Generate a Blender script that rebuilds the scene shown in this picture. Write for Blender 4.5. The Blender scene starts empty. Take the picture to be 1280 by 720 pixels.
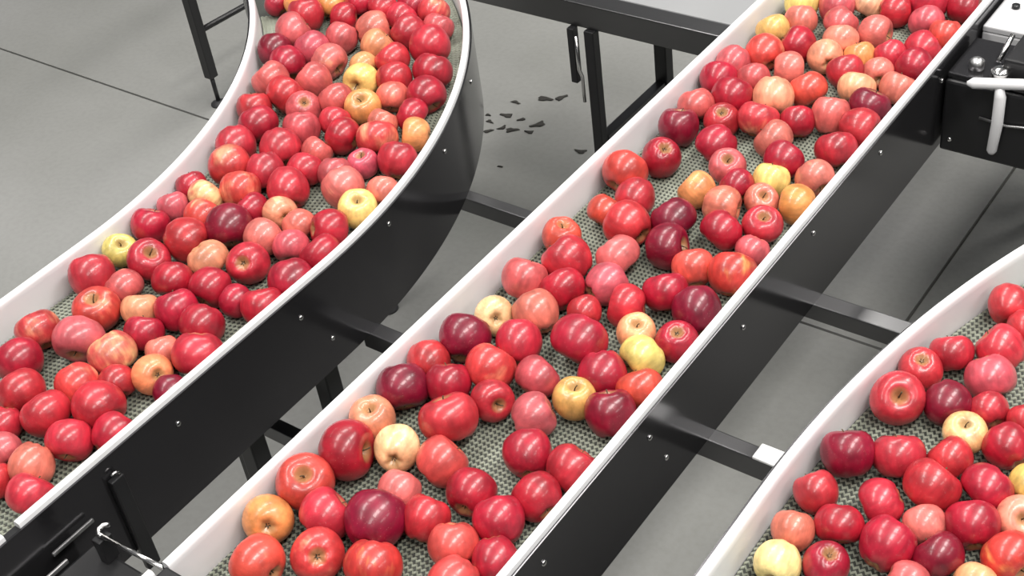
import bpy, bmesh, math, random
import numpy as np
from mathutils import Vector, Matrix, Quaternion
S = bpy.context.scene
COL = S.collection
R_ = math.radians

# ------------------------------------------------------------------ camera
cam_d = bpy.data.cameras.new('camera'); cam = bpy.data.objects.new('camera', cam_d); COL.objects.link(cam)
cam_d.sensor_width = 36.0; cam_d.lens = 1731.0 / 1280.0 * 36.0; cam_d.clip_start = 0.05
cam.matrix_world = Matrix(((0.807359, -0.299425, 0.508444, 0.0), (0.578673, 0.570252, -0.583052, 0.0), (-0.115361, 0.764955, 0.633668, 2.550), (0, 0, 0, 1)))
S.camera = cam

# ------------------------------------------------------------------ world, lamps, exposure
S.view_settings.view_transform = 'Standard'; S.view_settings.look = 'None'
S.view_settings.gamma = 1.0; S.view_settings.use_curve_mapping = False
S.view_settings.exposure = -0.05
w = bpy.data.worlds.new('hall'); S.world = w; w.use_nodes = True
w.node_tree.nodes['Background'].inputs[0].default_value = (0.93, 0.96, 1.0, 1)
w.node_tree.nodes['Background'].inputs[1].default_value = 0.15
def lamp(loc, sx, sy, power, rot=(0, 0, 0)):
    d = bpy.data.lights.new('ceiling_lamp', 'AREA'); d.shape = 'RECTANGLE'; d.size = sx; d.size_y = sy
    d.energy = power; d.color = (1.0, 0.97, 0.93)
    o = bpy.data.objects.new('ceiling_lamp', d); o.location = loc; o.rotation_euler = rot; COL.objects.link(o)
lamp((0.75, -2.3, 5.2), 0.9, 2.2, 80)
lamp((0.75, 0.5, 5.2), 0.9, 2.2, 170)
lamp((0.75, 3.3, 5.2), 0.9, 2.2, 170)
lamp((0.75, 6.1, 5.2), 0.9, 2.2, 80)
lamp((-3.0, -2.3, 5.2), 0.9, 2.2, 60)
lamp((-3.0, 0.5, 5.2), 0.9, 2.2, 115)
lamp((-3.0, 3.3, 5.2), 0.9, 2.2, 115)
lamp((-3.0, 6.1, 5.2), 0.9, 2.2, 80)
lamp((4.5, 0.5, 5.2), 0.9, 2.2, 60)
lamp((4.5, 3.3, 5.2), 0.9, 2.2, 60)
lamp((-8.5, 2.5, 5.2), 0.7, 4.8, 50)

# ------------------------------------------------------------------ helpers
def link(name, me, mat=None, parent=None):
    o = bpy.data.objects.new(name, me); COL.objects.link(o)
    if mat is not None and not me.materials: me.materials.append(mat)
    if parent is not None: o.parent = parent
    return o
def tag(o, label, cat, group=None):
    o['label'] = label; o['category'] = cat
    if group: o['group'] = group
    return o
def empty(name, loc=(0, 0, 0)):
    o = bpy.data.objects.new(name, None); o.location = loc; o.empty_display_size = .05; COL.objects.link(o); return o
def mesh_bm(bm, name, smooth=False):
    bmesh.ops.recalc_face_normals(bm, faces=bm.faces)
    me = bpy.data.meshes.new(name); bm.to_mesh(me); bm.free()
    if smooth:
        for p in me.polygons: p.use_smooth = True
    return me
def box_bm(x0, x1, y0, y1, z0, z1, bev=0.0, seg=2):
    bm = bmesh.new(); bmesh.ops.create_cube(bm, size=1)
    for v in bm.verts:
        v.co = ((x0 + x1) / 2 + v.co.x * (x1 - x0), (y0 + y1) / 2 + v.co.y * (y1 - y0), (z0 + z1) / 2 + v.co.z * (z1 - z0))
    if bev: bmesh.ops.bevel(bm, geom=bm.edges[:], offset=bev, segments=seg, affect='EDGES', profile=.5)
    return bm
def box(name, b, mat, parent=None, bev=0.0):
    """box in world coordinates; the origin stays at its parent's"""
    o0 = parent_origin(parent)
    bm = box_bm(b[0], b[1], b[2], b[3], b[4], b[5], bev)
    bmesh.ops.translate(bm, verts=bm.verts, vec=-o0)
    return link(name, mesh_bm(bm, name), mat, parent)
def parent_origin(p):
    o = Vector((0, 0, 0))
    while p is not None: o += p.location; p = p.parent
    return o
def tube(name, pts, rad, mat, parent=None, sides=10, cap=True):
    pts = [Vector(p) - parent_origin(parent) for p in pts]; bm = bmesh.new(); rings = []
    al = (pts[-1] - pts[0]).normalized(); ref = Vector((0, 0, 1)) if abs(al.z) < .8 else Vector((1, .3, 0)).normalized()
    for i, p in enumerate(pts):
        d = (pts[min(i + 1, len(pts) - 1)] - pts[max(i - 1, 0)]).normalized()
        u = d.cross(ref)
        if u.length < 1e-3: u = d.cross(Vector((.6, .8, 0)))
        u.normalize(); v = d.cross(u)
        r = rad[i] if isinstance(rad, (list, tuple)) else rad
        rings.append([bm.verts.new(p + u * math.cos(a) * r + v * math.sin(a) * r) for a in [2 * math.pi * k / sides for k in range(sides)]])
    for a, b in zip(rings, rings[1:]):
        for k in range(sides): bm.faces.new((a[k], a[(k + 1) % sides], b[(k + 1) % sides], b[k]))
    if cap: bm.faces.new(rings[0]); bm.faces.new(rings[-1])
    return link(name, mesh_bm(bm, name, True), mat, parent)

# ------------------------------------------------------------------ materials
def new_mat(name):
    m = bpy.data.materials.new(name); m.use_nodes = True
    return m, m.node_tree, m.node_tree.nodes['Principled BSDF']
def plain(name, col, rough=.5, metal=0.0, nscale=0, namt=0, bump=0, coat=0):
    m, t, b = new_mat(name)
    b.inputs['Base Color'].default_value = (*col, 1); b.inputs['Roughness'].default_value = rough; b.inputs['Metallic'].default_value = metal
    b.inputs['Coat Weight'].default_value = coat
    if nscale:
        tc = t.nodes.new('ShaderNodeTexCoord'); n = t.nodes.new('ShaderNodeTexNoise'); n.inputs['Scale'].default_value = nscale; n.inputs['Detail'].default_value = 5
        t.links.new(tc.outputs['Object'], n.inputs['Vector'])
        mx = t.nodes.new('ShaderNodeMix'); mx.data_type = 'RGBA'
        mx.inputs[6].default_value = (*[c * (1 - namt) for c in col], 1); mx.inputs[7].default_value = (*[min(1, c * (1 + namt)) for c in col], 1)
        t.links.new(n.outputs['Fac'], mx.inputs[0]); t.links.new(mx.outputs[2], b.inputs['Base Color'])
        if bump:
            bp = t.nodes.new('ShaderNodeBump'); bp.inputs['Strength'].default_value = bump; bp.inputs['Distance'].default_value = .002
            t.links.new(n.outputs['Fac'], bp.inputs['Height']); t.links.new(bp.outputs[0], b.inputs['Normal'])
    return m
M = {}
M['white'] = plain('white_plastic', (.735, .735, .745), .38, 0, 6, .03)
M['panel'] = plain('dark_steel', (.09, .088, .093), .16, .85, 3, .12)
M['black'] = plain('black_paint', (.012, .012, .013), .35, 0, 9, .3)
M['beam'] = plain('dark_beam_steel', (.15, .15, .152), .28, .95)
M['steel'] = plain('brushed_steel', (.5, .5, .5), .38, 1, 12, .12)
M['chrome'] = plain('polished_steel', (.72, .71, .7), .2, 1)
M['grey_metal'] = plain('grey_plate', (.52, .52, .53), .5, .0, 5, .08)
M['table_top'] = plain('dull_table_top', (.27, .275, .28), .5, .0, 5, .08)
M['bed'] = plain('belt_bed', (.05, .054, .047), .7)
M['mesh'] = plain('belt_links', (.275, .295, .235), .5, 0, 40, .25)
M['rubber'] = plain('dark_grey_rubber', (.03, .03, .032), .6)
M['scrap'] = plain('dark_scrap', (.03, .028, .024), .8, 0, 60, .5)
M['cap'] = plain('pale_cap', (.8, .8, .8), .45)

def concrete():
    m, t, b = new_mat('polished_concrete'); L = t.links.new; N = t.nodes.new
    tc = N('ShaderNodeTexCoord'); 
    n1 = N('ShaderNodeTexNoise'); n1.inputs['Scale'].default_value = .8; n1.inputs['Detail'].default_value = 4
    n2 = N('ShaderNodeTexNoise'); n2.inputs['Scale'].default_value = 55; n2.inputs['Detail'].default_value = 6
    for n in (n1, n2): L(tc.outputs['Object'], n.inputs['Vector'])
    r = N('ShaderNodeValToRGB'); e = r.color_ramp.elements
    e[0].position = .3; e[0].color = (.235, .238, .222, 1); e[1].position = .72; e[1].color = (.325, .325, .317, 1)
    L(n1.outputs['Fac'], r.inputs[0])
    mx = N('ShaderNodeMix'); mx.data_type = 'RGBA'; mx.blend_type = 'MULTIPLY'; mx.inputs[0].default_value = .25
    r2 = N('ShaderNodeValToRGB'); r2.color_ramp.elements[0].position = .3; r2.color_ramp.elements[0].color = (.7, .7, .68, 1); r2.color_ramp.elements[1].position = .6
    L(n2.outputs['Fac'], r2.inputs[0]); L(r.outputs[0], mx.inputs[6]); L(r2.outputs[0], mx.inputs[7]); L(mx.outputs[2], b.inputs['Base Color'])
    b.inputs['Roughness'].default_value = .36; b.inputs['Specular IOR Level'].default_value = .4
    return m
M['concrete'] = concrete()
M['joint'] = plain('joint_filler', (.10, .098, .088), .9)

def apple_skin():
    m, t, b = new_mat('apple_skin'); L = t.links.new; N = t.nodes.new
    tc = N('ShaderNodeTexCoord'); oi = N('ShaderNodeObjectInfo')
    ground = N('ShaderNodeAttribute'); ground.attribute_type = 'OBJECT'; ground.attribute_name = 'ground'
    blush = N('ShaderNodeAttribute'); blush.attribute_type = 'OBJECT'; blush.attribute_name = 'patch'
    rnd = N('ShaderNodeMath'); rnd.operation = 'MULTIPLY'; rnd.inputs[1].default_value = 37.0; L(oi.outputs['Random'], rnd.inputs[0])
    def noise(scale, vec_scale, detail):
        mp = N('ShaderNodeMapping'); mp.inputs['Scale'].default_value = vec_scale; L(tc.outputs['Object'], mp.inputs['Vector'])
        n = N('ShaderNodeTexNoise'); n.noise_dimensions = '4D'; n.inputs['Scale'].default_value = scale; n.inputs['Detail'].default_value = detail
        L(mp.outputs[0], n.inputs['Vector']); L(rnd.outputs[0], n.inputs['W']); return n
    # broad patches where the skin stayed pale; each apple says how much of it did
    big = noise(.95, (1, 1, .8), 2.5)
    add = N('ShaderNodeMath'); add.operation = 'ADD'; L(big.outputs['Fac'], add.inputs[0]); L(blush.outputs['Fac'], add.inputs[1])
    st = noise(5.0, (1, 1, .16), 3)
    st2 = N('ShaderNodeMath'); st2.operation = 'MULTIPLY_ADD'; st2.inputs[1].default_value = .22; L(st.outputs['Fac'], st2.inputs[0]); L(add.outputs[0], st2.inputs[2])
    mr = N('ShaderNodeMapRange'); mr.interpolation_type = 'SMOOTHSTEP'; mr.inputs[1].default_value = .74; mr.inputs[2].default_value = 1.02; L(st2.outputs[0], mr.inputs[0])
    mix = N('ShaderNodeMix'); mix.data_type = 'RGBA'; L(mr.outputs[0], mix.inputs[0]); L(oi.outputs['Color'], mix.inputs[6]); L(ground.outputs['Color'], mix.inputs[7])
    # streaks along the meridians
    sm = N('ShaderNodeMapRange'); sm.inputs[1].default_value = .35; sm.inputs[2].default_value = .7; sm.inputs[3].default_value = .84; sm.inputs[4].default_value = 1.16; L(st.outputs['Fac'], sm.inputs[0])
    mul = N('ShaderNodeVectorMath'); mul.operation = 'SCALE'; L(mix.outputs[2], mul.inputs[0]); L(sm.outputs[0], mul.inputs['Scale'])
    ck = noise(1.3, (1, 1, 1), 4)
    cm = N('ShaderNodeMapRange'); cm.inputs[1].default_value = .34; cm.inputs[2].default_value = .66; cm.inputs[3].default_value = .66; cm.inputs[4].default_value = 1.22; L(ck.outputs['Fac'], cm.inputs[0])
    mul2 = N('ShaderNodeVectorMath'); mul2.operation = 'SCALE'; L(mul.outputs[0], mul2.inputs[0]); L(cm.outputs[0], mul2.inputs['Scale'])
    # tan russet in the stem hollow and the calyx hollow
    sep = N('ShaderNodeSeparateXYZ'); L(tc.outputs['Object'], sep.inputs[0])
    cx = N('ShaderNodeMath'); cx.operation = 'MULTIPLY'; L(sep.outputs[0], cx.inputs[0]); L(sep.outputs[0], cx.inputs[1])
    cy = N('ShaderNodeMath'); cy.operation = 'MULTIPLY_ADD'; L(sep.outputs[1], cy.inputs[0]); L(sep.outputs[1], cy.inputs[1]); L(cx.outputs[0], cy.inputs[2])
    hr = N('ShaderNodeMapRange'); hr.interpolation_type = 'SMOOTHSTEP'; hr.inputs[1].default_value = .02; hr.inputs[2].default_value = .17; hr.inputs[3].default_value = .75; hr.inputs[4].default_value = 0; L(cy.outputs[0], hr.inputs[0])
    m2 = N('ShaderNodeMix'); m2.data_type = 'RGBA'; L(hr.outputs[0], m2.inputs[0]); L(mul2.outputs[0], m2.inputs[6]); m2.inputs[7].default_value = (.36, .22, .09, 1)
    # pale lenticels
    vo = N('ShaderNodeTexVoronoi'); vo.inputs['Scale'].default_value = 9; L(tc.outputs['Object'], vo.inputs['Vector'])
    vr = N('ShaderNodeMapRange'); vr.inputs[1].default_value = .06; vr.inputs[2].default_value = .14; vr.inputs[3].default_value = .3; vr.inputs[4].default_value = 0; L(vo.outputs['Distance'], vr.inputs[0])
    m3 = N('ShaderNodeMix'); m3.data_type = 'RGBA'; L(vr.outputs[0], m3.inputs[0]); L(m2.outputs[2], m3.inputs[6]); m3.inputs[7].default_value = (.62, .34, .24, 1)
    L(m3.outputs[2], b.inputs['Base Color'])
    b.inputs['Roughness'].default_value = .36; b.inputs['Specular IOR Level'].default_value = .5
    b.inputs['Coat Weight'].default_value = .3; b.inputs['Coat Roughness'].default_value = .1
    b.inputs['Subsurface Weight'].default_value = 0
    return m
M['apple'] = apple_skin()
M['stem'] = plain('apple_stem', (.07, .045, .02), .8)
M['calyx'] = plain('dry_calyx', (.06, .045, .025), .9)

# ------------------------------------------------------------------ floor
ZB = 0.90            # top of the belts
ZT = 0.975           # top of the white rails
RT = 0.016           # rail thickness
floor = link('floor', mesh_bm(box_bm(-12, 8, -6, 14, -.12, -.014), 'floor'), M['joint']); floor['kind'] = 'structure'
xs = [-12, -10.2, -6.4, -1.01, 2.6, 8]; ys = [-6, -1.0, 2.6, 6.2, 9.8, 14]; ye = [-6, -3.0, .9, 4.8, 9.8, 14]; g = .0045
for i in range(5):
    for j in range(5):
        ys_ = ys if i < 3 else ye
        bm = box_bm(xs[i] + g, xs[i + 1] - g, ys_[j] + g, ys_[j + 1] - g, -.014, 0)
        link('floor_slab', mesh_bm(bm, 'floor_slab'), M['concrete'], floor)

# ------------------------------------------------------------------ conveyor paths (rail outer faces, plan view)
def path_straight(x, y0, y1, n):
    return [(x, y0 + (y1 - y0) * k / n) for k in range(n + 1)]
def path_arc(cx, cy, r, a0, a1, n):
    return [(cx + r * math.cos(a0 + (a1 - a0) * k / n), cy + r * math.sin(a0 + (a1 - a0) * k / n)) for k in range(1, n + 1)]
A70 = R_(58)
def left_L(y0): return path_straight(-2.125, y0, 1.175, 24) + path_arc(-3.305, 1.175, 1.18, 0, A70, 48)
def left_R(y0): return path_straight(-1.623, y0, 1.335, 24) + path_arc(-3.003, 1.335, 1.38, 0, A70, 48)
def mid_L(y0): return path_straight(-1.364, y0, 4.4, 40)
def mid_R(y0): return path_straight(-.894, y0, 4.4, 40)
A60 = R_(128)
def right_L(y0): return path_straight(-.663, y0, 1.24, 24) + path_arc(1.437, 1.24, 2.10, math.pi, A60, 48)
def right_R(y0): return path_straight(-.173, y0, 1.24, 24) + path_arc(1.437, 1.24, 1.61, math.pi, A60, 48)

def normals(pts):
    out = []
    for i in range(len(pts)):
        a = pts[max(i - 1, 0)]; b = pts[min(i + 1, len(pts) - 1)]; dx, dy = b[0] - a[0], b[1] - a[1]; l = math.hypot(dx, dy)
        out.append((dy / l, -dx / l))          # to the right of travel
    return out
def sweep(name, pts, prof, mat, parent, smooth=False):
    """prof: closed loop of (offset to the right of travel, z)"""
    nr = normals(pts); bm = bmesh.new(); rings = []
    for p, n in zip(pts, nr): rings.append([bm.verts.new((p[0] + n[0] * o, p[1] + n[1] * o, z)) for o, z in prof])
    k = len(prof)
    for a, b in zip(rings, rings[1:]):
        for j in range(k): bm.faces.new((a[j], a[(j + 1) % k], b[(j + 1) % k], b[j]))
    bm.faces.new(rings[0]); bm.faces.new(rings[-1])
    me = mesh_bm(bm, name)
    if smooth:
        for p in me.polygons: p.use_smooth = True
        me.set_sharp_from_angle(angle=R_(35))
    return link(name, me, mat, parent)
def rail_prof(side, RT=RT):
    if side < 0: return [(0, ZB - .012), (0, ZT - .005), (.0015, ZT - .0015), (.005, ZT), (.010, ZT - .0004), (.0135, ZT - .003), (.0152, ZT - .008), (RT, ZT - .016), (RT, ZB - .012)]
    """side -1: left rail, outer face at 0 and thickness to the right; +1 mirrored"""
    p = [(0, ZB - .012), (0, ZT - .004), (.0012, ZT - .0012), (.004, ZT), (RT - .006, ZT), (RT - .002, ZT - .0018), (RT, ZT - .006), (RT, ZB - .012)]
    return [(-side * o, z) for o, z in p]
def panel_prof(side, z0=.745, z1=.966, t=.004):
    return [(side * .001, z0), (side * .001, z1), (side * (.001 + t), z1), (side * (.001 + t), z0), (side * (.001 + t) - side * .03, z0), (side * (.001 + t) - side * .03, z0 + .004), (side * .001, z0 + .004)]
def panel_prof_simple(side, z0=.745, z1=.966, t=.004):
    return [(side * .001, z0), (side * .001, z1), (side * (.001 + t), z1), (side * (.001 + t), z0)]

def belt(parent, lp, rp, rows_len):
    """bed plate and a woven wire mesh of zigzag links between the two rails"""
    nl, nr = normals(lp), normals(rp)
    L0 = np.array([(p[0] + n[0] * (RT + .001), p[1] + n[1] * (RT + .001)) for p, n in zip(lp, nl)])
    R0 = np.array([(p[0] - n[0] * (RT + .001), p[1] - n[1] * (RT + .001)) for p, n in zip(rp, nr)])
    bm = bmesh.new(); prev = None
    for a, b in zip(L0, R0):
        cur = [bm.verts.new((a[0], a[1], ZB - .005)), bm.verts.new((b[0], b[1], ZB - .005)), bm.verts.new((b[0], b[1], ZB - .011)), bm.verts.new((a[0], a[1], ZB - .011))]
        if prev:
            for k in range(4): bm.faces.new((prev[k], prev[(k + 1) % 4], cur[(k + 1) % 4], cur[k]))
        else: bm.faces.new(cur)
        prev = cur
    bm.faces.new(prev)
    link('belt_bed', mesh_bm(bm, 'belt_bed'), M['bed'], parent)
    C0 = (L0 + R0) / 2; s = np.r_[0, np.cumsum(np.hypot(*np.diff(C0, axis=0).T))]
    rows = int(rows_len / .0102); cols = 96
    u = np.arange(rows)[:, None] * .0102 + .004 + np.where(np.arange(cols + 1) % 2, .0030, -.0030)[None, :]
    v = np.linspace(.004, .996, cols + 1)[None, :].repeat(rows, 0)
    def at(uu, vv):
        lx = np.interp(uu, s, L0[:, 0]); ly = np.interp(uu, s, L0[:, 1]); rx = np.interp(uu, s, R0[:, 0]); ry = np.interp(uu, s, R0[:, 1])
        return lx + (rx - lx) * vv, ly + (ry - ly) * vv
    w = .0019
    V = []
    for du, z in ((-w, ZB - .005), (0, ZB - .0004), (w, ZB - .005)):
        x, y = at(np.clip(u + du, 0, s[-1]), v); V.append(np.stack([x, y, np.full_like(x, z)], -1))
    V = np.stack(V, 2)                                    # rows, cols+1, 3, 3
    ids = np.arange(rows * (cols + 1) * 3).reshape(rows, cols + 1, 3)
    F = np.concatenate([np.stack([ids[:, :-1, k], ids[:, :-1, k + 1], ids[:, 1:, k + 1], ids[:, 1:, k]], -1).reshape(-1, 4) for k in (0, 1)])
    me = bpy.data.meshes.new('belt_mesh'); nv, nf = ids.size, len(F)
    me.vertices.add(nv); me.vertices.foreach_set('co', V.reshape(-1).astype(np.float32))
    me.loops.add(nf * 4); me.loops.foreach_set('vertex_index', F.reshape(-1).astype(np.int32))
    me.polygons.add(nf); me.polygons.foreach_set('loop_start', np.arange(0, nf * 4, 4, dtype=np.int32))
    me.update(calc_edges=True)
    o = link('belt_mesh', me, M['mesh'], parent); o['kind'] = 'stuff'
def pan(parent, lp, rp):
    nl, nr = normals(lp), normals(rp); bm = bmesh.new(); prev = None
    for a, n, b, m in zip(lp, nl, rp, nr):
        cur = [bm.verts.new((a[0] + n[0] * .004, a[1] + n[1] * .004, .80)), bm.verts.new((b[0] - m[0] * .004, b[1] - m[1] * .004, .80)), bm.verts.new((b[0] - m[0] * .004, b[1] - m[1] * .004, .79)), bm.verts.new((a[0] + n[0] * .004, a[1] + n[1] * .004, .79))]
        if prev:
            for k in range(4): bm.faces.new((prev[k], prev[(k + 1) % 4], cur[(k + 1) % 4], cur[k]))
        else: bm.faces.new(cur)
        prev = cur
    bm.faces.new(prev); link('under_pan', mesh_bm(bm, 'under_pan'), M['black'], parent)

def bolt_mesh():
    bm = bmesh.new(); bmesh.ops.create_uvsphere(bm, u_segments=10, v_segments=6, radius=.0058)
    for v in bm.verts: v.co.x *= .55
    return mesh_bm(bm, 'bolt', True)
BOLT = bolt_mesh(); BOLT.materials.append(M['chrome'])
def bolt(parent, x, y, z, rot=0):
    o = link('bolt', BOLT, None, parent); o.location = (x, y, z); o.rotation_euler.z = rot

def leg(parent, x, y, z1, w=.04, d=.04, foot=True):
    l = box('leg', (x - w / 2, x + w / 2, y - d / 2, y + d / 2, .06 if foot else 0, z1), M['black'], parent, .003)
    if foot:
        tube('threaded_foot', [(x, y, .012), (x, y, .062)], .008, M['chrome'], l)
        tube('foot_disc', [(x, y, 0), (x, y, .006), (x, y, .014)], [.03, .03, .012], M['rubber'], l, 16)

# ------------------------------------------------------------------ left conveyor
cl = empty('conveyor'); tag(cl, 'curved conveyor belt on the left, crowded with apples, with white rails and dark side panel', 'conveyor', 'fruit conveyors')
lp, rp = left_L(.20), left_R(.20)
sweep('rail', left_L(.25), rail_prof(-1), M['white'], cl, True)
sweep('rail', left_R(.609), rail_prof(1), M['white'], cl, True)
sweep('rail', path_straight(-1.623, .1, .580, 8), rail_prof(1), M['white'], cl, True)
sweep('side_panel', left_R(.20), panel_prof_simple(1), M['panel'], cl, True)
sweep('side_panel', left_L(.20), panel_prof_simple(-1), M['panel'], cl, True)
belt(cl, lp, rp, 2.2); pan(cl, lp, rp)
for y, z in ((1.249, .913), (1.31, .813), (.931, .915)): bolt(cl, -1.617, y, z)
for a, z in ((8.2, .935), (19.5, .925), (31, .925), (46, .925)):
    bolt(cl, -3.003 + 1.386 * math.cos(R_(a)), 1.335 + 1.386 * math.sin(R_(a)), z, R_(a))
box('rail_coupling', (-1.6395, -1.6195, .579, .610, .90, .963), M['black'], cl, .002)
for x, y in ((-1.70, 1.335), (-1.70, 1.115)): leg(cl, x, y, .79)
leg(cl, -2.06, 1.335, .79); leg(cl, -2.06, .40, .79); leg(cl, -1.70, .40, .79)
for a, r in ((48, 1.03), (55, .98)): leg(cl, -3.003 + r * math.cos(R_(a)), 1.335 + r * math.sin(R_(a)), .79)
b = box('tie_bar', (-2.04, -1.44, 1.235, 1.265, .50, .54), M['beam'], cl, .002)
# bracket plate with hooked clip
pl = box('bracket_plate', (-1.6170, -1.603, .768, .796, .70, .925), M['black'], cl, .003)
tube('hook', [(-1.609, .79, .925), (-1.609, .79, .931), (-1.610, .784, .934), (-1.611, .776, .933)], .003, M['chrome'], pl, 8)

# ------------------------------------------------------------------ middle conveyor
cm = empty('conveyor'); tag(cm, 'straight conveyor belt in the middle with patches of bare grey mesh between the apples', 'conveyor', 'fruit conveyors')
sweep('rail', mid_L(.676), rail_prof(-1), M['white'], cm, True)
sweep('rail', path_straight(-1.372, .15, .655, 8), rail_prof(-1), M['white'], cm, True)
sweep('rail', mid_R(.20), rail_prof(1), M['white'], cm, True)
sweep('side_panel', mid_R(.20), panel_prof_simple(1), M['panel'], cm, True)
sweep('side_panel', mid_L(.676), panel_prof_simple(-1), M['panel'], cm, True)
belt(cm, mid_L(.68), mid_R(.68), 2.75); pan(cm, mid_L(.20), mid_R(.20))
for y, z in ((1.615, .908), (1.30, .916), (1.345, .827), (.997, .923), (1.887, .929), (2.183, .926), (2.491, .92), (.75, .92)): bolt(cm, -.888, y, z)
box('transfer_bar', (-1.352, -.912, .625, .674, .90, .974), M['black'], cm, .004)
leg(cm, -1.30, .55, .79); leg(cm, -.95, .55, .79); leg(cm, -1.30, 4.2, .79); leg(cm, -.95, 4.2, .79)

# ------------------------------------------------------------------ right conveyor
cr = empty('conveyor'); tag(cr, 'conveyor belt at the lower right curving away to the right', 'conveyor', 'fruit conveyors')
sweep('rail', right_L(.35), rail_prof(-1), M['white'], cr, True)
sweep('rail', right_R(.35), rail_prof(1), M['white'], cr, True)
sweep('side_panel', right_L(.35), panel_prof_simple(-1), M['panel'], cr, True)
sweep('side_panel', right_R(.35), panel_prof_simple(1), M['panel'], cr, True)
belt(cr, right_L(.5), right_R(.5), 2.2); pan(cr, right_L(.35), right_R(.35))
leg(cr, -.58, .6, .79); leg(cr, -.26, .6, .79); leg(cr, 1.437 + 1.98 * math.cos(R_(150)), 1.24 + 1.98 * math.sin(R_(150)), .79); leg(cr, 1.437 + 1.72 * math.cos(R_(150)), 1.24 + 1.72 * math.sin(R_(150)), .79)

# ------------------------------------------------------------------ cross beams between the conveyors
def beam(label, x0, x1, y0, y1, z0=.70, z1=.75):
    cx, cy = (x0 + x1) / 2, (y0 + y1) / 2
    t = empty('cross_beam', (cx, cy, z0)); tag(t, label, 'beam', 'cross beams tying the conveyors')
    box('tube', (x0, x1, y0, y1, z0, z1), M['beam'], t, .0025)
    return t
t = beam('black cross beam with white end bracket, between middle and right conveyors near the bottom', -.915, -.645, 1.481, 1.512, .695, .745)
box('end_bracket', (-.80, -.668, 1.478, 1.516, .7455, .752), M['cap'], t, .002)
beam('black cross beam between the middle and right conveyors, beyond the white-bracketed one', -.915, -.52, 1.897, 1.937, .705, .745)
beam('short black cross beam between left and middle conveyors, the nearer one', -1.645, -1.345, 1.408, 1.443, .70, .745)
beam('dark cross beam between left and middle conveyors, beside the scraps on the floor', -1.76, -1.345, 1.868, 1.898, .705, .745)

# ------------------------------------------------------------------ support frame behind, top centre
sf = empty('steel_table', (-1.88, 2.63, 0)); tag(sf, 'black steel table with pale metal top standing behind at the top centre', 'table')
def rot_box(name, b, mat, parent, ang, bev=.003):
    o = box(name, b, mat, parent, bev); return o
rot_box('front_beam', (-2.60, -1.40, 2.62, 2.68, .745, .815), M['beam'], sf, 0)
rot_box('top_plate', (-2.60, -1.40, 2.68, 3.05, .805, .817), M['table_top'], sf, 0)
rot_box('rear_beam', (-2.60, -1.40, 3.05, 3.11, .745, .815), M['beam'], sf, 0)
box('leg', (-1.895, -1.865, 2.605, 2.635, 0, .745), M['black'], sf, .003)
box('leg', (-1.90, -1.86, 2.945, 2.985, 0, .805), M['black'], sf, .003)
box('leg', (-2.60, -2.56, 2.62, 2.66, 0, .745), M['black'], sf, .003)
box('side_brace', (-1.895, -1.865, 2.64, 2.945, .37, .405), M['beam'], sf, .002)
br = box('adjuster_plate', (-1.945, -1.925, 2.60, 2.625, .58, .745), M['black'], sf, .002)
tube('adjuster_rod', [(-1.914, 2.597, .73), (-1.914, 2.597, .63), (-1.905, 2.597, .61), (-1.905, 2.597, .53)], .005, M['chrome'], sf, 8)

# ------------------------------------------------------------------ leg stand at the upper left
ls = empty('support_stand', (-3.61, 2.695, 0)); tag(ls, 'slim black support leg with side strut and thin foot at the upper left', 'stand')
box('leg', (-3.628, -3.592, 2.677, 2.713, .115, .79), M['black'], ls, .003)
tube('threaded_foot', [(-3.61, 2.695, .01), (-3.61, 2.695, .118)], .008, M['black'], ls, 8)
tube('foot_disc', [(-3.61, 2.695, 0), (-3.61, 2.695, .006), (-3.61, 2.695, .016)], [.03, .03, .01], M['rubber'], ls, 14)
tube('strut', [(-3.605, 2.70, .30), (-3.58, 2.92, .30), (-3.56, 3.20, .30)], .011, M['black'], ls, 8)
box('leg', (-3.578, -3.542, 3.20, 3.236, 0, .79), M['black'], ls, .003)
box('top_bar', (-3.63, -3.54, 2.67, 3.24, .79, .82), M['black'], ls, .003)

# ------------------------------------------------------------------ drive machine at the upper right
dm = empty('drive_unit', (-.65, 2.6, .75)); tag(dm, 'black motor housing bolted to the middle conveyor at the upper right', 'machine')
box('housing', (-.882, -.44, 2.49, 2.665, .748, .925), M['black'], dm, .006)
box('lid', (-.882, -.44, 2.50, 2.66, .925, .938), M['panel'], dm, .003)
tube('t_handle_bar', [(-.823, 2.454, .952), (-.812, 2.459, .952), (-.60, 2.542, .952)], [.004, .012, .012], M['white'], dm, 10)
tube('t_handle_stem', [(-.764, 2.478, .950), (-.757, 2.472, .925), (-.757, 2.474, .86), (-.762, 2.476, .79), (-.762, 2.476, .782)], [.008, .0125, .0125, .011, .007], M['white'], dm, 10)
k = tube('knob', [(-.835, 2.54, .938), (-.835, 2.54, .955), (-.835, 2.54, .962)], [.016, .016, .008], M['steel'], dm, 14)
tube('clamp_lever', [(-.800, 2.57, .945), (-.792, 2.62, .985)], .006, M['chrome'], dm, 8)
tube('fitting', [(-.775, 2.512, .937), (-.775, 2.512, .962), (-.775, 2.512, .968)], [.02, .02, .012], M['chrome'], dm, 14)
box('cover_block', (-.775, -.44, 2.52, 2.66, .938, .985), M['black'], dm, .006)
tube('cable', [(-.80, 2.486, .855), (-.74, 2.484, .852), (-.68, 2.484, .862), (-.60, 2.484, .866)], .003, M['steel'], dm, 8)
for x in (-.86, -.60): 
    b = link('housing_bolt', BOLT, None, dm); b.location = Vector((x, 2.489, .78)) - dm.location; b.rotation_euler.z = R_(90)

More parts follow.
